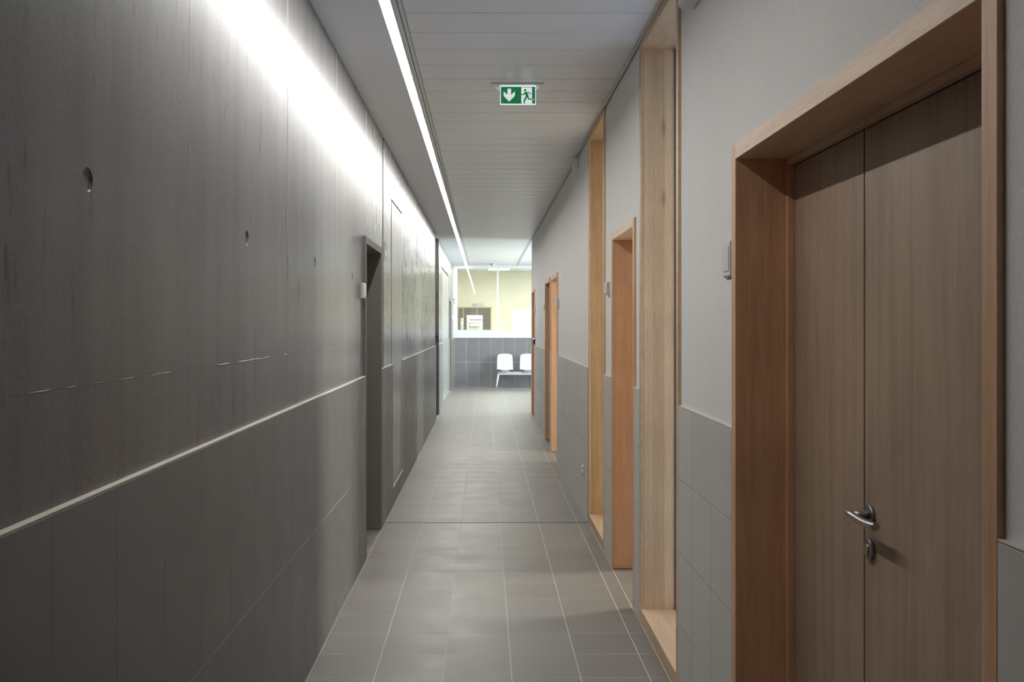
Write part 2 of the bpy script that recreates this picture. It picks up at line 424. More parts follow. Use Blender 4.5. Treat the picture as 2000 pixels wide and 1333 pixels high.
# ------------------------------------------------------------------ left wall
LD1 = (6.24, 7.14); LD2 = (21.2, 22.15)      # clear openings of the grey doors
HT1 = (8.05, 9.10); HT2 = (17.7, 20.7)       # service hatches
bk0, bk1 = -1.10, CL-0.024
wl = struct('wall_left', B((bk0, bk1, YB, LD1[0]-FW, 0, 3.1), (bk0, bk1, LD1[0]-FW, LD1[1]+FW, DH+FW, 3.1), (bk0, bk1, LD1[1]+FW, 15.18, 0, 3.1),
                         (bk0, bk1, 16.22, LD2[0]-FW, 0, 3.1), (bk0, bk1, LD2[0]-FW, LD2[1]+FW, DH+FW, 3.1), (bk0, bk1, LD2[1]+FW, YE, 0, 3.1)),
            'concrete', 'fair-faced concrete wall above taupe tiles, left of the corridor', 'wall')
def cpanel(y0, y1, z0, z1, hole=None, off=0.0):
    bm = bmesh.new(); x = CL+off; g = 0.0
    if hole is None:
        box(bm, bk1-0.002, x, y0, y1, z0, z1)
    else:
        hy, hz = hole; N = 32
        ang = [2*math.pi*i/N for i in range(N)]
        for cy, cz in ((y0, z0), (y1, z0), (y1, z1), (y0, z1)): ang.append(math.atan2(cz-hz, cy-hy) % (2*math.pi))
        ang = sorted(set(round(a, 6) for a in ang))
        def out(a):
            c, s = math.cos(a), math.sin(a); ts = []
            if c > 1e-9: ts.append((y1-hy)/c)
            if c < -1e-9: ts.append((y0-hy)/c)
            if s > 1e-9: ts.append((z1-hz)/s)
            if s < -1e-9: ts.append((z0-hz)/s)
            t = min(ts); return (hy+c*t, hz+s*t)
        O = [bm.verts.new((x, *out(a))) for a in ang]
        R1 = [bm.verts.new((x, hy+0.0245*math.cos(a), hz+0.0245*math.sin(a))) for a in ang]
        R2 = [bm.verts.new((x-0.003, hy+0.0225*math.cos(a), hz+0.022*math.sin(a))) for a in ang]
        R3 = [bm.verts.new((x-0.005, hy+0.017*math.cos(a), hz+0.017*math.sin(a))) for a in ang]
        k = len(ang)
        for P, Q in ((O, R1), (R1, R2), (R2, R3)):
            for i in range(k): bm.faces.new((P[i], P[(i+1) % k], Q[(i+1) % k], Q[i]))
        bm.faces.new(R3[::-1])
        for f in bm.faces: f.normal_update()
        if sum(f.normal.x*f.calc_area() for f in bm.faces) < 0: bmesh.ops.reverse_faces(bm, faces=bm.faces)
    if hole is None: bmesh.ops.recalc_face_normals(bm, faces=bm.faces)
    return obj('concrete_panel', bm, 'concrete', wl)
ZJ = 1.42
lines = [3.82+1.27*k for k in range(-7, 3)]          # formwork joints up to the door
prev = YB
segs = []
for q in lines:
    if q > 5.2: break
    if q > prev+0.05: segs.append((prev, q)); prev = q
segs.append((5.09, LD1[0]-FW))
for i, (a, b) in enumerate(segs):
    hy = a+0.635 if b-a < 1.2 and a > 4 else (a+b)/2
    if i == len(segs)-1: hy = 5.70
    hy -= 0.02
    off = (0.0, 0.0003, -0.0002, 0.0002)[i % 4]
    cpanel(a, b, ZJ, ZC+0.03, (hy, 1.828), off); cpanel(a, b, ZT-0.02, ZJ, None, off-0.0003)
cpanel(LD1[0]-FW, 6.36, DH+FW, ZC+0.03, None, 0.0); cpanel(6.36, LD1[1]+FW, DH+FW, ZC+0.03, None, 0.0003)
WJ0, WJ1 = 7.36, 7.425
cpanel(LD1[1]+FW, WJ0, ZT-0.02, ZC+0.03)
cpanel(WJ1, HT1[0], ZJ, ZC+0.03, None, 0.0003); cpanel(WJ1, HT1[0], ZT-0.02, ZJ)
cpanel(HT1[0], HT1[1], 2.606, ZC+0.03)
e = [9.10, 10.35, 11.6, 12.85, 14.1, 15.18]
for i, (a, b) in enumerate(zip(e, e[1:])):
    cpanel(a, b, ZJ, ZC+0.03, ((a+b)/2, 1.828) if i < 4 else None, (0.0003, 0, 0.0003)[i % 3]); cpanel(a, b, ZT-0.02, ZJ, None, (0, 0.0003)[i % 2])
cpanel(16.22, HT2[0], ZT-0.02, ZC+0.03); cpanel(HT2[0], HT2[1], 2.606, ZC+0.03); cpanel(HT2[1], LD2[0]-FW, ZT-0.02, ZC+0.03)
cpanel(LD2[0]-FW, LD2[1]+FW, DH+FW, ZC+0.03); cpanel(LD2[1]+FW, YE, ZT-0.02, ZC+0.03)
# cement fins left by the formwork
def fin(y, z0, z1, wd=0.010, pr=0.0009):
    bm = bmesh.new(); N = 24; rng = random.Random(int(y*1000))
    L = []; R = []
    for i in range(N+1):
        z = z0+(z1-z0)*i/N; d = rng.uniform(-0.0015, 0.0015); p = pr*rng.uniform(0.7, 1.2) if i > 3 else pr*i/4-0.0006*(1-i/4)
        L.append((bm.verts.new((CL-0.002, y+d-wd/2, z)), bm.verts.new((CL+p, y+d, z)), bm.verts.new((CL-0.002, y+d+wd/2, z))))
    for i in range(N):
        for j in range(2): bm.faces.new((L[i][j], L[i+1][j], L[i+1][j+1], L[i][j+1]))
    bmesh.ops.recalc_face_normals(bm, faces=bm.faces)
    obj('joint_fin', bm, 'ridge', wl)
for q in (1.28, 2.55, 3.82, 5.09): fin(q, 1.75, 3.0)
fin(6.36, 2.12, 3.0)
for q in e[1:-1]: fin(q, 1.5, 3.0)
def hfin(y0, y1, z):
    bm = bmesh.new(); N = max(6, int((y1-y0)/0.06)); rng = random.Random(int(y0*977)); L = []
    for i in range(N+1):
        yy = y0+(y1-y0)*i/N; d = rng.uniform(-0.0012, 0.0012); p = rng.choice((-0.0006, 0.0, 0.0004, 0.0009))
        L.append((bm.verts.new((CL-0.002, yy, z+d-0.003)), bm.verts.new((CL+p, yy, z+d)), bm.verts.new((CL-0.002, yy, z+d+0.003))))
    for i in range(N):
        for j in range(2): bm.faces.new((L[i][j], L[i+1][j], L[i+1][j+1], L[i][j+1]))
    bmesh.ops.recalc_face_normals(bm, faces=bm.faces)
    obj('joint_fin', bm, 'concrete', wl)
hfin(0.5, LD1[0]-FW, ZJ); hfin(9.1, 15.18, ZJ)
obj('expansion_joint', B((CL-0.024, CL-0.010, WJ0, WJ1, 0, ZC)), 'seal', wl)
# wall tiles
def ltiles(y0, y1, rows=((0.0, 0.6), (0.6, 1.2))):
    ya = 1.702-0.3*24
    while ya < y1:
        a, b = max(ya, y0), min(ya+0.3, y1); ya += 0.3
        if b-a < 0.02: continue
        for z0, z1 in rows:
            piece('wall_tile', (0.012, b-a-0.0016, z1-z0-0.003), 'tile_wall', wl, (TL-0.006, (a+b)/2, (z0+z1)/2), 0.0004)
def lback(y0, y1, z1=ZT):
    obj('tile_bed', B((bk1-0.001, TL-0.0004, y0, y1, 0, z1)), 'grout_left', wl)
def lledge(y0, y1):
    obj('ledge', B((CL-0.002, TL, y0, y1, ZT, ZT+0.004), bevel=0.001), 'ledge', wl)
for a, b in ((YB, LD1[0]-FW), (LD1[1]+FW, WJ0+0.01), (WJ1-0.01, HT1[0]-0.004), (HT1[1]+0.004, 15.18), (16.22, HT2[0]), (HT2[1], LD2[0]-FW), (LD2[1]+FW, YE-0.01)):
    ltiles(a, b); lback(a, b); lledge(a, b)
ltiles(HT1[0], HT1[1], ((0.0, 0.155),)); lback(HT1[0], HT1[1], 0.155)
ltiles(HT2[0], HT2[1], ((0.0, 0.10),)); lback(HT2[0], HT2[1], 0.10)

# side passage behind the end of the concrete wall
wp = struct('wall_passage', B((-3.2, -0.79, 16.205, 16.4, 0, 3.1), (-3.2, -1.08, 15.0, 15.18, 0, 3.1), (-3.3, -3.2, 15.0, 16.4, 0, 3.1)), 'concrete',
            'concrete wall of the narrow side passage on the left', 'wall')
for k in range(4):
    for z0, z1 in ((0, 0.6), (0.6, 1.2)):
        piece('wall_tile', (0.297, 0.012, z1-z0-0.003), 'tile_wall', wp, (TL-0.15-0.3*k, 16.199, (z0+z1)/2), 0.0008)

pl = thing('passage_fill_light', (-1.9, 15.7, 2.95), 'unseen square fill light added in the side passage', 'light')  # out of view; added to brighten the return wall of the passage
obj('housing', B((-2.1, -1.7, 15.5, 15.9, 2.97, 3.0), bevel=0.003), 'white_paint', pl)
obj('diffuser', B((-2.08, -1.72, 15.52, 15.88, 2.955, 2.972)), 'passage_fill', pl)

def switch(name, x, y, z, side, label, wd=0.082, ht=0.11, th=0.022, m='white_plastic', cat='switch', group=None):
    """surface box on a side wall: back box, cover plate, rocker; side=+1 right wall, -1 left wall"""
    t = thing(name, (x, y, z-ht/2), label, cat, group)
    def bx(d0, d1, wy, hz): return (x-d1*side, x-d0*side, y-wy/2, y+wy/2, z-hz/2, z+hz/2) if side > 0 else (x+d0, x+d1, y-wy/2, y+wy/2, z-hz/2, z+hz/2)
    obj('back_box', B(bx(0.0, th*0.55, wd, ht), bevel=0.0015), m if m != 'white_plastic' else 'grey_plastic', t)
    obj('cover', B(bx(th*0.55, th*0.85, wd*0.98, ht*0.97), bevel=0.002), m, t)
    obj('rocker', B(bx(th*0.85, th, wd*0.7, ht*0.7), bevel=0.0012), m, t)
    return t

# ------------------------------------------------------------------ doors and windows
def lever(leaf, x, y, z, sgn, out):
    """rosette, curved lever and lock escutcheon; out=-1 towards -x; lever runs towards y*sgn"""
    bm = bmesh.new()
    tube(bm, [(x, y, z), (x+0.009*out, y, z)], 0.026, 24)
    tube(bm, [(x+0.008*out, y, z), (x+0.044*out, y, z)], 0.0105, 14)
    bmesh.ops.recalc_face_normals(bm, faces=bm.faces)
    obj('rosette', bm, 'steel_dark', leaf)
    bm = bmesh.new()
    P = [(x+(0.052-0.0*t)*out+(-0.020*out)*max(0, t-0.6)**2*1.5, y+sgn*(-0.014+0.158*t), z+0.003-0.004*math.sin(t*2.6)) for t in [i/14 for i in range(15)]]
    tube(bm, P, 0.0098, 14, True, 0.95)
    obj('lever', bm, 'steel', leaf)
    zc = z-0.088
    bm = bmesh.new()
    tube(bm, [(x, y, zc), (x+0.010*out, y, zc)], 0.026, 24)
    bmesh.ops.recalc_face_normals(bm, faces=bm.faces)
    obj('lock_escutcheon', bm, 'steel_dark', leaf)
    bm = bmesh.new()
    tube(bm, [(x+0.009*out, y, zc+0.005), (x+0.013*out, y, zc+0.005)], 0.0085, 16)
    box(bm, min(x+0.009*out, x+0.0125*out), max(x+0.009*out, x+0.0125*out), y-0.005, y+0.005, zc-0.018, zc+0.002)
    bmesh.ops.recalc_face_normals(bm, faces=bm.faces)
    obj('lock_cylinder', bm, 'brass', leaf)

def rdoor(name, y0, y1, label, leafkind, seam=None, hinge=-1):
    """door in the right wall: frame flush with the tiles, leaf set back"""
    t = thing(name, (TR, (y0+y1)/2, 0), label, 'door', kind='structure')
    xb = 1.06; h = DH
    obj('jamb', B((TR, xb, y0-FW, y0, 0.004, h+FW), bevel=0.0012), 'beech', t)
    obj('jamb', B((TR, xb, y1, y1+FW, 0.004, h+FW), bevel=0.0012), 'beech', t)
    obj('head', B((TR, xb, y0, y1, h, h+FW), bevel=0.0012), 'beech_y', t)
    # rebate stop
    obj('stop', B((0.965, 0.992, y1-0.016, y1, 0.004, h), bevel=0.001), 'beech', t)
    obj('stop', B((0.965, 0.992, y0, y0+0.016, 0.004, h), bevel=0.001), 'beech', t)
    obj('stop', B((0.965, 0.992, y0+0.016, y1-0.016, h-0.02, h), bevel=0.001), 'beech_y', t)
    obj('seal', B((0.993, 0.996, y0, y0+0.026, 0.004, h), (0.993, 0.996, y1-0.026, y1, 0.004, h), (0.993, 0.996, y0+0.026, y1-0.026, h-0.03, h)), 'seal', t)
    xl = 0.988
    a, b, zt = y0+0.019, y1-0.019, h-0.024
    if leafkind == 'double':
        l2 = obj('leaf', B((xl, 1.03, seam+0.004, b, 0.006, zt), bevel=0.001), 'leaf', t)
        l1 = obj('leaf', B((xl, 1.03, a, seam-0.004, 0.006, zt), bevel=0.001), 'leaf', t)
        lever(l1, xl, seam-0.045, 1.052, -1, -1)
    else:
        if leafkind == 'open':       # leaf swung back into the room behind
            l1 = obj('leaf', B((1.165, 1.165+(b-a), *((y0-0.06, y0-0.018) if hinge < 0 else (y1+0.018, y1+0.06)), 0.006, zt), bevel=0.001), 'leaf', t)
            lx = 1.165+(b-a)-0.06; yf = y0-0.018 if hinge < 0 else y1+0.018; hs = -hinge
            bm = bmesh.new(); tube(bm, [(lx, yf, 1.052), (lx, yf+0.048*hs, 1.052)], 0.0105, 14)
            tube(bm, [(lx+0.014, yf+0.05*hs, 1.052), (lx-0.12, yf+0.05*hs, 1.052)], 0.0098, 14)
            obj('lever', bm, 'steel', l1)
            return t
        l1 = obj('leaf', B((xl, 1.03, a, b, 0.006, zt), bevel=0.001), 'leaf', t)
        lever(l1, xl, b-0.06, 1.052, -1, -1)
    return t
rdoor('door_1', *DR['1'], 'large oak-veneer double door with steel lever handle, nearest on the right', 'double', seam=2.478)
rdoor('door_2', *DR['2'], 'beech-framed door between the two tall window niches', 'open')
rdoor('door_3', *DR['3'], 'orange-lit beech door frame, nearer of the paired far doors', 'open', hinge=1)
rdoor('door_4', *DR['4'], 'dark-looking beech door frame, farther of the paired doors', 'plain')
rdoor('door_5', *DR['5'], 'farthest beech door at the end of the white wall', 'plain')

def niche(name, y0, y1, label, pane, wood):
    t = thing(name, (TR, (y0+y1)/2, 0), label, 'window', kind='structure')
    zt, zb, xb = 2.955, 0.075, 0.978
    # stave-glued jambs
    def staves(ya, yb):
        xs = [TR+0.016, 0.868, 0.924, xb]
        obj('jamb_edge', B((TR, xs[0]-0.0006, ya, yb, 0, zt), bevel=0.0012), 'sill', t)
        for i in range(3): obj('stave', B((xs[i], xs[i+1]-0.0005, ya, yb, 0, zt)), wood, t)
    staves(y1, y1+FW); staves(y0-FW, y0)
    obj('head', B((TR, xb, y0-FW, y1+FW, zt, ZC-0.004), bevel=0.001), 'sill', t)
    obj('sill', B((TR, xb, y0, y1, 0.004, zb), bevel=0.0015), 'sill', t)
    obj('seal', B((xb, 0.994, y0-FW, y0+0.010, 0, ZC-0.004), (xb, 0.994, y1-0.010, y1+FW, 0, ZC-0.004), (xb, 0.994, y0+0.01, y1-0.01, zt-0.01, ZC-0.004), (xb, 0.994, y0+0.01, y1-0.01, 0, zb+0.01)), 'seal', t)
    obj('pane', B((0.984, 0.992, y0+0.010, y1-0.010, zb+0.010, zt-0.01)), pane, t)
    return t
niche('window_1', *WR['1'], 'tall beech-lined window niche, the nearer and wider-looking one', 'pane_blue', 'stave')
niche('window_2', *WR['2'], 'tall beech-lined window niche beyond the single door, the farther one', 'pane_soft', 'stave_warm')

def ldoor(name, y0, y1, label):
    t = thing(name, (TL, (y0+y1)/2, 0), label, 'door', kind='structure')
    xb = -1.06; h = DH
    obj('jamb', B((xb, TL, y0-FW, y0, 0.004, h+FW), bevel=0.0012), 'grey_door', t)
    obj('jamb', B((xb, TL, y1, y1+FW, 0.004, h+FW), bevel=0.0012), 'grey_door', t)
    obj('head', B((xb, TL, y0, y1, h, h+FW), bevel=0.0012), 'grey_door', t)
    lf = obj('leaf', B((-1.0, -0.955, y0+0.004, y1-0.004, 0.006, h-0.004), bevel=0.001), 'grey_door', t)
    lever(lf, -0.955, y1-0.06, 1.052, -1, 1)
    return t
ldoor('door_6', *LD1, 'dark grey-brown recessed door in the concrete wall, nearer one')
ldoor('door_7', *LD2, 'slim grey recessed door at the far end of the left wall')

def hatch(name, y0, y1, z0, label, leaves):
    t = thing(name, (CL, (y0+y1)/2, z0), label, 'hatch', kind='structure')
    obj('shadow_gap', B((bk1, bk1+0.004, y0, y1, z0, 2.606)), 'trim_dark', t)
    ys = [y0+0.016+(y1-y0-0.032)*i/leaves for i in range(leaves+1)]
    for a, b in zip(ys, ys[1:]):
        obj('hatch_leaf', B((bk1+0.004, CL+0.003, a+0.002, b-0.002, z0+0.012, 2.585 if leaves == 1 else 2.565), bevel=0.0015), 'metal_hatch', t)
hatch('door_8', *HT1, 0.157, 'tall flush satin-metal service hatch between concrete and tiles', 1)
hatch('door_9', *HT2, 0.102, 'wide flush metal service hatch far along the left wall', 2)

# ------------------------------------------------------------------ right wall
ops = sorted([(a-FW, b+FW, DH+FW) for a, b in DR.values()]+[(a-FW, b+FW, ZC) for a, b in WR.values()])
bl = []; y = YB; solid = []
for a, b, h in ops:
    bl.append((PR, 1.15, y, a, 0, 3.1)); solid.append((y, a))
    if h < ZC: bl.append((PR, 1.15, a, b, h, 3.1))
    else: bl.append((0.994, 1.15, a, b, 0, 3.1))
    y = b
bl.append((PR, 1.15, y, WEND, 0, 3.1)); solid.append((y, WEND))
for k, (a, b) in DR.items():
    if k not in '23': bl.append((1.06, 1.15, a-FW, b+FW, 0, DH+FW))
wr = struct('wall_right', B(*bl), 'plaster', 'white roughcast wall above taupe tiles, right of the corridor', 'wall')
def rtiles(y0, y1):
    rows_ = [(0, 0.3), (0.3, 0.6), (0.6, 0.9), (0.9, 1.2)]
    obj('tile_bed', B((TR+0.0004, PR+0.002, y0, y1, 0, ZT)), 'grout_dark', wr)
    obj('ledge', B((TR, PR+0.002, y0, y1, ZT, ZT+0.004), bevel=0.001), 'ledge', wr)
    for ri, (z0, z1) in enumerate(rows_):
        ya = 3.685-0.3*30
        step = 0.3
        while ya < y1:
            yb = ya+step
            if ri == 3 and abs(ya-3.085) < 0.01: yb = 3.685
            a, b = max(ya, y0), min(yb, y1); ya = yb
            if b-a < 0.02: continue
            piece('wall_tile', (0.012, b-a-0.0022, z1-z0-0.0022), 'tile_right', wr, (TR+0.006, (a+b)/2, (z0+z1)/2), 0.0008)
for a, b in solid:
    if a < JY0 < b:
        rtiles(a, JY0); rtiles(JY1, b)
    elif b-a > 0.03: rtiles(a, b)
obj('expansion_joint', B((PR-0.001, PR+0.004, JY0, JY1, ZT+0.005, ZC-0.005), (TR+0.001, PR, JY0, JY1, 0, ZT+0.005)), 'seal', wr)

# rooms behind the two open doors, each with a window opposite the doorway
def room(n, y0, y1, wy0, wy1, m):
    xr = 4.2
    struct('wall_room_%s' % n, B((xr, xr+0.15, y0, y1, 0, 0.8), (xr, xr+0.15, y0, y1, 2.1, 2.9), (xr, xr+0.15, y0, wy0, 0.8, 2.1), (xr, xr+0.15, wy1, y1, 0.8, 2.1),
                        (1.15, xr+0.15, y0-0.1, y0, 0, 2.9), (1.15, xr+0.15, y1, y1+0.1, 0, 2.9), (1.15, xr+0.15, y0-0.1, y1+0.1, 2.8, 2.9)), 'room_paint',
           'taupe walls of the room behind the %s open door' % n, 'wall')
    t = thing('window_%s' % {'near': 6, 'far': 7}[n], (xr, (wy0+wy1)/2, 0.8), 'bright window inside the room behind the %s open door' % n, 'window', kind='structure')
    obj('pane', B((xr+0.05, xr+0.06, wy0+0.04, wy1-0.04, 0.84, 2.06)), m, t)
    obj('frame', B((xr+0.02, xr+0.10, wy0, wy0+0.04, 0.8, 2.1), (xr+0.02, xr+0.10, wy1-0.04, wy1, 0.8, 2.1), (xr+0.02, xr+0.10, wy0, wy1, 0.8, 0.84), (xr+0.02, xr+0.10, wy0, wy1, 2.06, 2.1)), 'white_paint', t)
room('near', 4.6, 7.6, 6.0, 7.0, 'room_window')
room('far', 9.4, 11.72, 9.65, 10.62, 'room_window_far')

# ------------------------------------------------------------------ end wall, its window and the office behind
we = struct('wall_end', B((-1.0, HX, YE+0.001, YE+0.16, 0, 1.199)), 'grout', 'end wall of grey tiles below the white office window', 'wall')
xa = -0.448-0.6
while xa < HX:
    a, b = max(xa, TL), min(xa+0.3, HX); xa += 0.3
    if b-a < 0.02: continue
    for z0, z1 in ((0, 0.6), (0.6, 1.2)):
        piece('wall_tile', (b-a-0.005, 0.012, z1-z0-0.005), 'tile_end', we, ((a+b)/2, YE+0.006, (z0+z1)/2), 0.0008)
w3 = thing('window_3', (1.2, YE, ZT), 'white-framed interior office window across the end wall', 'window', kind='structure')
obj('sill_band', B((CL, HX, YE-0.02, YE+0.16, ZT+0.002, 1.40), bevel=0.002), 'white_paint', w3)
obj('post', B((CL, -0.69, YE-0.01, YE+0.16, 1.40, ZC), bevel=0.002), 'white_paint', w3)
mull = [0.325+1.005*k for k in range(5)]
for mx in mull: obj('mullion', B((mx-0.022, mx+0.022, YE, YE+0.10, 1.40, ZC-0.02), bevel=0.002), 'white_paint', w3)
obj('head_rail', B((-0.69, HX, YE-0.004, YE+0.10, ZC-0.068, ZC+0.02), bevel=0.002), 'white_paint', w3)
ex = [-0.69]+mull+[HX]
for a, b in zip(ex, ex[1:]):
    obj('pane', B((a+0.022, b-0.022, YE+0.05, YE+0.058, 1.40, ZC-0.02)), 'glass', w3)
    if a < 2.5: obj('bead', B((a+(0.0 if a < -0.6 else 0.022), a+(0.012 if a < -0.6 else 0.028), YE+0.02, YE+0.045, 1.40, ZC-0.02), (a+0.022, b-0.022, YE+0.02, YE+0.045, 1.40, 1.406)), 'oakframe' if a < -0.6 else 'trim', w3)

OY = 28.2
struct('wall_office', B((-2.5, 6, OY, OY+0.15, 0, 3.3), (-2.65, -2.5, YE+0.16, OY+0.15, 0, 3.3), (6, 6.15, YE+0.16, OY+0.15, 0, 3.3), (-2.5, -0.8, YE+0.02, YE+0.16, 0, 3.3)), 'cream',
       'cream painted walls of the office behind the glass', 'wall')
struct('ceiling_office', B((-2.6, 6.1, YE, OY+0.1, 3.12, 3.3)), 'soffit', 'white ceiling of the office behind the glass', 'ceiling')
ol = thing('office_ceiling_light', (0.4, 25.4, 3.05), 'bright white rectangular ceiling light in the office', 'light')
obj('housing', B((0.08, 0.72, 24.75, 26.45, 3.06, 3.12), bevel=0.004), 'white_paint', ol)
obj('diffuser', B((0.11, 0.69, 24.8, 26.4, 3.05, 3.062)), 'office_lamp', ol)
ol2 = thing('office_ceiling_light', (3.4, 25.4, 3.05), 'rectangular ceiling light in the office out of sight to the right', 'light')
obj('housing', B((3.08, 3.72, 24.75, 26.45, 3.06, 3.12), bevel=0.004), 'white_paint', ol2)
obj('diffuser', B((3.11, 3.69, 24.8, 26.4, 3.05, 3.062)), 'office_lamp', ol2)
def ox(px, d): return (px-946.5)/1860*d
def oz(py, d): return CAMZ+(634-py)/1860*d
# internal window with blinds on the office back wall
d = OY-0.05
iw = thing('window_4', (ox(926, d), d, 1.1), 'dim internal window with blinds at the back of the office', 'window', kind='structure')
x0, x1, z1 = ox(892.5, d), ox(960, d), oz(600, d)
obj('pane', B((x0+0.03, x1-0.03, d+0.02, d+0.03, 0.95, z1-0.03)), 'darkpane', iw)
obj('frame', B((x0, x0+0.035, d-0.01, d+0.05, 0.9, z1), (x1-0.035, x1, d-0.01, d+0.05, 0.9, z1), (x0, x1, d-0.01, d+0.05, z1-0.035, z1), (x0, x1, d-0.01, d+0.05, 0.9, 0.94)), 'oakframe', iw)
for px in (905, 931.5): obj('mullion', B((ox(px, d)-0.014, ox(px, d)+0.014, d, d+0.045, 0.94, z1-0.03)), 'oakframe', iw)
for k in range(22):
    z = z1-0.07-0.048*k
    if z > 0.97: piece('blind_slat', (x1-x0-0.09, 0.02, 0.007), 'blind', iw, ((x0+x1)/2, d-0.002, z), 0)
# white machine with a display
d = 26.0
om = thing('office_machine', (ox(927, d), d+0.25, 0), 'white office machine with a blue display behind the glass', 'machine')
x0, x1 = ox(911.5, d), ox(942.5, d); zt = oz(616, d)
obj('body', B((x0, x1, d, d+0.5, 0.02, zt), bevel=0.02, seg=2), 'white_plastic', om)
obj('side_panel', B((x0-0.0, x0+0.07, d-0.012, d+0.02, 0.05, zt-0.03), bevel=0.004), 'paper', om)
obj('slot', B((x0+0.09, x1-0.02, d-0.004, d+0.02, oz(625, d)-0.006, oz(625, d)+0.006)), 'trim_dark', om)
obj('panel', B((ox(917, d), ox(936, d), d-0.02, d+0.01, oz(639, d), oz(630, d)), bevel=0.004), 'grey_plastic', om)
obj('display', B((ox(926.5, d), ox(935, d), d-0.026, d-0.018, oz(637.5, d), oz(632, d))), 'screen_pale', om)
obj('display', B((ox(918, d), ox(925.5, d), d-0.026, d-0.018, oz(637.5, d), oz(632, d))), 'screen', om)
d = 25.6
tw = thing('dispenser', (ox(902, d), d, 0), 'slim white dispenser left of the office machine', 'dispenser')
obj('column', B((ox(899.5, d), ox(904.8, d), d-0.05, d+0.1, 0.0, oz(622, d)), bevel=0.012, seg=2), 'white_plastic', tw)
obj('window_slot', B((ox(900.5, d), ox(904, d), d-0.054, d-0.045, oz(634, d), oz(629, d))), 'screen_pale', tw)
d = 26.4
wc = thing('white_cabinet', (ox(1025, d), d+0.25, 0), 'tall plain white cabinet in the office, right of the mullion', 'cabinet')
x0 = ox(1000, d); zt = oz(606.5, d)
obj('body', B((x0, x0+0.95, d, d+0.5, 0.0, zt), bevel=0.004), 'white_paint', wc)
for k in range(2): obj('cabinet_door', B((x0+0.01+0.47*k, x0+0.465+0.47*k, d-0.018, d+0.002, 0.08, zt-0.012), bevel=0.003), 'white_paint', wc)
d = OY-0.03
nb = thing('wall_notice', (ox(932, d), d, oz(600, d)), 'small lilac notice on a pale board above the internal window', 'notice')
obj('board', B((ox(922, d), ox(945, d), d, d+0.02, oz(599.5, d), oz(592.5, d))), 'blind', nb)
obj('sheet', B((ox(922.5, d), ox(930.5, d), d-0.006, d, oz(598.5, d), oz(594, d))), 'purple', nb)

# ------------------------------------------------------------------ waiting hall to the right, and the corridor's back end
wh = struct('wall_hall', B((PR, HX+0.2, WEND-0.12, WEND, 0, 3.1), (HX, HX+0.2, WEND, YE+0.1, 0, 0.6), (HX, HX+0.2, WEND, YE+0.1, 2.85, 3.1),
                           (HX, HX+0.2, WEND, 16.8, 0.6, 2.85), (HX, HX+0.2, 23.4, YE+0.1, 0.6, 2.85)), 'plaster', 'white walls around the waiting hall beyond the corridor', 'wall')
w5 = thing('window_5', (HX, 20.1, 0.6), 'large daylight window of the waiting hall', 'window', kind='structure')
for k in range(5):
    yy = 16.8+6.6*k/4
    obj('mullion', B((HX+0.04, HX+0.10, max(16.8, yy-0.03), min(23.4, yy+0.03), 0.6, 2.85)), 'white_paint', w5)
for k in range(4): obj('pane', B((HX+0.06, HX+0.068, 16.8+1.65*k+0.03, 16.8+1.65*(k+1)-0.03, 0.62, 2.83)), 'glass', w5)
obj('rail', B((HX+0.03, HX+0.11, 16.8, 23.4, 0.6, 0.62), (HX+0.03, HX+0.11, 16.8, 23.4, 2.83, 2.85)), 'white_paint', w5)
struct('wall_back', B((-1.1, 1.15, YB-0.15, YB, 0, 3.1)), 'plaster', 'plain white wall closing the corridor behind the viewer', 'wall')

# ------------------------------------------------------------------ beam seating
bs = thing('beam_seating', (0.95, 23.42, 0), 'white beam bench with moulded plastic seats against the end wall', 'bench')
def seat_shell(cx):
    prof = []                                    # (y, z) from front lip to back top
    yb, zb = 23.52, 0.425
    for i in range(6): t = i/5; prof.append((23.14+0.30*t, 0.445-0.022*math.sin(t*math.pi*0.9)-0.012*(1-t)*0+(-0.018 if i == 0 else 0)))
    for i in range(1, 7):
        a = math.pi/2*i/6*0.86; r = 0.085
        prof.append((23.44+r*math.sin(a), 0.443-0.01+r*(1-math.cos(a))))
    y0, z0 = prof[-1]
    for i in range(1, 8): t = i/7; prof.append((y0+0.055*t, z0+0.315*t))
    bm = bmesh.new(); NU = 13; G = []
    n = len(prof)
    for j, (yy, zz) in enumerate(prof):
        t = j/(n-1)
        hw = 0.208-0.018*t if t > 0.3 else 0.208-0.03*(1-t/0.3)**2
        if t < 0.06: hw -= 0.02
        row = []
        for i in range(NU):
            u = -1+2*i/(NU-1)
            dy = -0.035*u*u*(1 if t > 0.55 else t/0.55)
            dz = 0.018*u*u*(1-min(1, t/0.6))
            top = max(0, (t-0.80)/0.20)
            drop = -0.034*top*abs(u)**5-0.010*top*u*u
            row.append(bm.verts.new((cx+u*hw*(1-0.03*top*abs(u)**3), yy+dy, zz+dz+drop)))
        G.append(row)
    for j in range(n-1):
        for i in range(NU-1):
            f = bm.faces.new((G[j][i], G[j][i+1], G[j+1][i+1], G[j+1][i])); f.smooth = True
    bmesh.ops.recalc_face_normals(bm, faces=bm.faces)
    o = obj('seat_shell', bm, 'white_gloss', bs)
    sm = o.modifiers.new('solid', 'SOLIDIFY'); sm.thickness = 0.012; sm.offset = 0
    sb = o.modifiers.new('sub', 'SUBSURF'); sb.levels = 1; sb.render_levels = 1
    obj('seat_bracket', B((cx-0.09, cx+0.09, 23.28, 23.46, 0.372, 0.412), bevel=0.004), 'white_paint', bs)
for k in range(3): seat_shell(0.50+0.565*k)
obj('beam', B((0.335, 1.86, 23.325, 23.405, 0.300, 0.375), bevel=0.006), 'white_paint', bs)
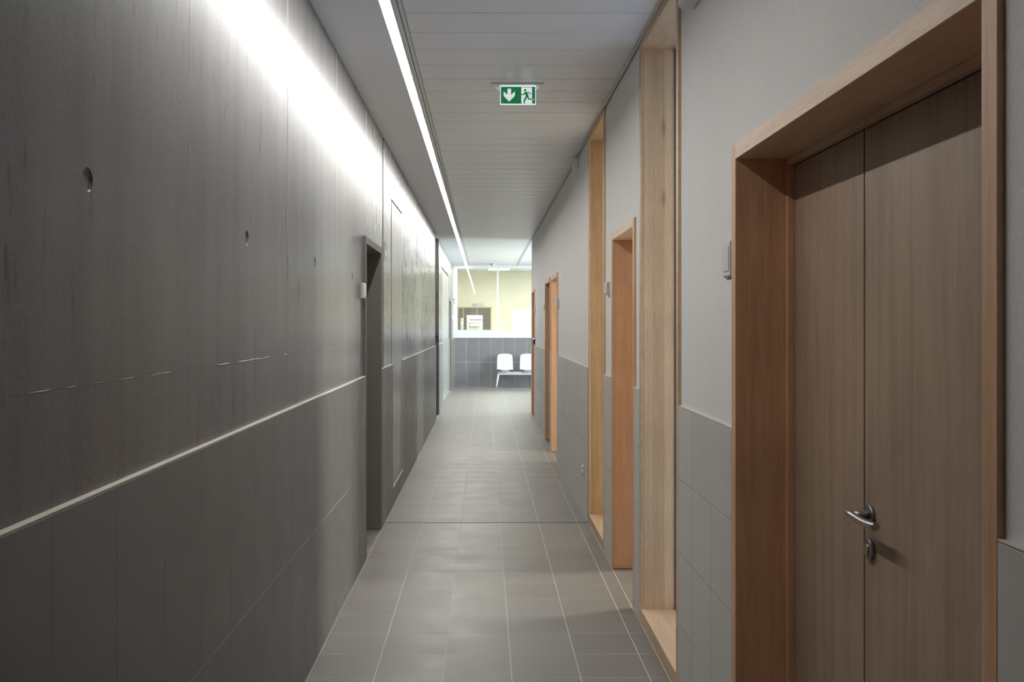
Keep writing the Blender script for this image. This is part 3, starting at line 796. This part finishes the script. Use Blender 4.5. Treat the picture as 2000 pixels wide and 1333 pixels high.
for xx, sg in ((0.345, -1), (1.85, 1)):
    for yy in (23.24, 23.58):
        bm = bmesh.new(); tube(bm, [(xx, 23.37, 0.345), (xx+0.06*sg, yy, 0.0)], [0.026, 0.017], 12)
        obj('leg', bm, 'white_paint', bs)

# ------------------------------------------------------------------ exit sign
SD = 5.80; scx = 0.1995
ex_ = thing('exit_sign', (scx, SD, 2.86), 'green illuminated emergency exit sign with arrow and running figure', 'sign')
def sx(px): return (px-946.5)/1860*SD
def sz(py): return CAMZ+(634-py)/1860*SD
obj('mount_plate', B((scx-0.16, scx+0.16, SD-0.035, SD+0.115, ZC-0.005, ZC+0.002), bevel=0.0015), 'white_plastic', ex_)
bm = bmesh.new()
ring = []
for zz, k in ((ZC-0.005, 1.0), (ZC-0.016, 0.92), (ZC-0.020, 0.75)):
    ring.append([bm.verts.new((scx+0.135*k*math.copysign(abs(math.cos(a))**0.6, math.cos(a)), SD+0.052+0.042*k*math.copysign(abs(math.sin(a))**0.8, math.sin(a)), zz)) for a in [2*math.pi*i/32 for i in range(32)]])
for r0, r1 in zip(ring, ring[1:]):
    for i in range(32): bm.faces.new((r0[i], r0[(i+1) % 32], r1[(i+1) % 32], r1[i]))
bm.faces.new(ring[-1]); bmesh.ops.recalc_face_normals(bm, faces=bm.faces)
obj('lamp_cover', bm, 'sign_cover', ex_)
gx0, gx1, gz0, gz1 = sx(978.2), sx(1045.2), sz(203), sz(170)
obj('lit_panel', B((gx0-0.0045, gx1+0.0045, SD-0.004, SD+0.006, gz0-0.0055, ZC-0.006), bevel=0.0015), 'sign_edge', ex_)
lg = obj('legend', B((gx0, gx1, SD-0.0052, SD-0.003, gz0, gz1)), 'sign_green', ex_)
def P(u, v):   # zoomed picture coordinates of the sign -> world
    return (sx(950+u/16), sz(150+v/16))
def flat(name, outline, m, lay):
    bm = bmesh.new(); poly_prism(bm, [P(*p) for p in outline], SD-0.0052-0.0008*lay, SD-0.005); bmesh.ops.triangulate(bm, faces=bm.faces)
    return obj(name, bm, m, lg)
flat('arrow', [(657, 380), (770, 380), (770, 578), (888, 462), (888, 602), (712, 784), (537, 602), (537, 462), (657, 575)], 'sign_white', 1)
flat('doorway', [(1088, 340), (1422, 340), (1422, 800), (1440, 845), (1110, 845), (1088, 800)], 'sign_white', 1)
head = [(1212+38*math.cos(a), 430+36*math.sin(a)) for a in [2*math.pi*i/18 for i in range(18)]]
flat('figure_head', head, 'sign_green', 2)
flat('figure_body', [(1200, 482), (1340, 482), (1392, 556), (1372, 575), (1345, 545), (1318, 508), (1282, 512), (1312, 590), (1332, 690), (1420, 690), (1462, 716), (1420, 728), (1295, 728), (1280, 640),
                     (1192, 790), (1140, 790), (1228, 605), (1205, 545), (1168, 580), (1088, 580), (1088, 552), (1145, 552)], 'sign_green', 2)
flat('figure_foot', [(1150, 798), (1190, 798), (1225, 845), (1185, 845)], 'sign_green', 2)
flat('figure_heel', [(1424, 692), (1440, 680), (1474, 716), (1464, 742), (1424, 745), (1462, 722)], 'sign_white', 2)
flat('edge_print', [(465, 808), (545, 808), (545, 826), (465, 826)], 'grey_plastic', 1)

# ------------------------------------------------------------------ switches, sockets and other small things
switch('light_switch', PR, 3.165, 1.757, 1, 'grey light switch box beside the large double door', 0.098, 0.118, 0.015, 'light_plastic')
switch('light_switch', PR, 6.235, 1.775, 1, 'white light switch between far window niche and single door', 0.055, 0.085, 0.03)
switch('light_switch', PR, 10.44, 1.775, 1, 'white light switch beside the orange-lit far door', 0.085, 0.085, 0.04)
switch('light_switch', PR, 12.90, 1.775, 1, 'faint white light switch just past the paired doors', 0.085, 0.085, 0.02)
switch('light_switch', PR, 15.30, 1.775, 1, 'white light switch above the blue-lit card reader', 0.085, 0.12, 0.02)
switch('light_switch', CL, 6.09, 1.755, -1, 'white light switch on concrete beside the grey-brown door', 0.085, 0.10, 0.03)
switch('light_switch', CL, 22.9, 1.72, -1, 'small white switch at the far end of the left wall', 0.085, 0.10, 0.03)
sk = thing('socket_outlet', (TR, 7.72, 0.32), 'white double socket low on the right tiles near the window niche', 'socket')
obj('back_plate', B((TR-0.008, TR, 7.68, 7.76, 0.325, 0.40), bevel=0.002), 'white_plastic', sk)
for zz in (0.345, 0.382):
    bm = bmesh.new(); tube(bm, [(TR-0.008, 7.72, zz), (TR-0.018, 7.72, zz)], 0.017, 18); obj('socket_insert', bm, 'white_plastic', sk)
cr = thing('card_reader', (PR, 15.37, 1.22), 'black card reader with a glowing blue light by the farthest door', 'card reader')
obj('body', B((PR-0.03, PR, 15.33, 15.41, 1.22, 1.33), bevel=0.004), 'black_plastic', cr)
obj('key_field', B((PR-0.034, PR-0.029, 15.345, 15.395, 1.235, 1.285)), 'grey_plastic', cr)
obj('indicator', B((PR-0.034, PR-0.012, 15.326, 15.37, 1.302, 1.322), bevel=0.003), 'blue_led', cr)
def wall_box(y, z, hy, hz, th, label):
    t = thing('junction_box', (PR, y, z-hz/2), label, 'box')
    obj('body', B((PR-th, PR, y-hy/2, y+hy/2, z-hz/2, z+hz/2), bevel=0.004), 'white_plastic', t)
    obj('cover', B((PR-th-0.005, PR-th+0.001, y-hy/2+0.006, y+hy/2-0.006, z-hz/2+0.006, z+hz/2-0.006), bevel=0.002), 'white_plastic', t)
    bm = bmesh.new(); tube(bm, [(PR-th*0.5, y+hy/2-0.002, z), (PR-th*0.5, y+hy/2+0.008, z)], 0.008, 12); obj('gland', bm, 'grey_plastic', t)
wall_box(8.28, 2.94, 0.11, 0.085, 0.05, 'small white box tucked under the ceiling edge past the far niche')
wall_box(3.62, 2.825, 0.15, 0.12, 0.06, 'white box high on the wall above the double door area')
sp = thing('sign_plate', (CL, 7.62, 2.05), 'small red and white sign plate on the concrete strip beside the hatch', 'sign')
obj('plate', B((CL, CL+0.004, 7.55, 7.63, 2.05, 2.20)), 'paper', sp)
for z0, z1 in ((2.13, 2.19), (2.06, 2.085)): obj('print', B((CL+0.004, CL+0.0048, 7.557, 7.623, z0, z1)), 'red', sp)
fp = thing('sign_plate', (CL+0.06, 23.05, 2.02), 'small red and white flag sign at the far left corner', 'sign')
obj('plate', B((CL, CL+0.075, 23.04, 23.05, 2.03, 2.165)), 'paper', fp)
for x0, x1, z0, z1 in ((0.01, 0.065, 2.12, 2.16), (0.01, 0.05, 2.075, 2.105), (0.03, 0.07, 2.04, 2.06)): obj('print', B((CL+x0, CL+x1, 23.037, 23.04, z0, z1)), 'red', fp)
sd = thing('smoke_detector', (0.19, 22.9, 2.94), 'round smoke detector on the ceiling near the end window', 'detector')
bm = bmesh.new(); tube(bm, [(0.19, 22.9, 3.002), (0.19, 22.9, 2.985)], 0.06, 24); obj('base', bm, 'grey_plastic', sd)
bm = bmesh.new(); tube(bm, [(0.19, 22.9, 2.987), (0.19, 22.9, 2.962), (0.19, 22.9, 2.948)], [0.052, 0.048, 0.03], 24); obj('chamber', bm, 'grey_plastic', sd)
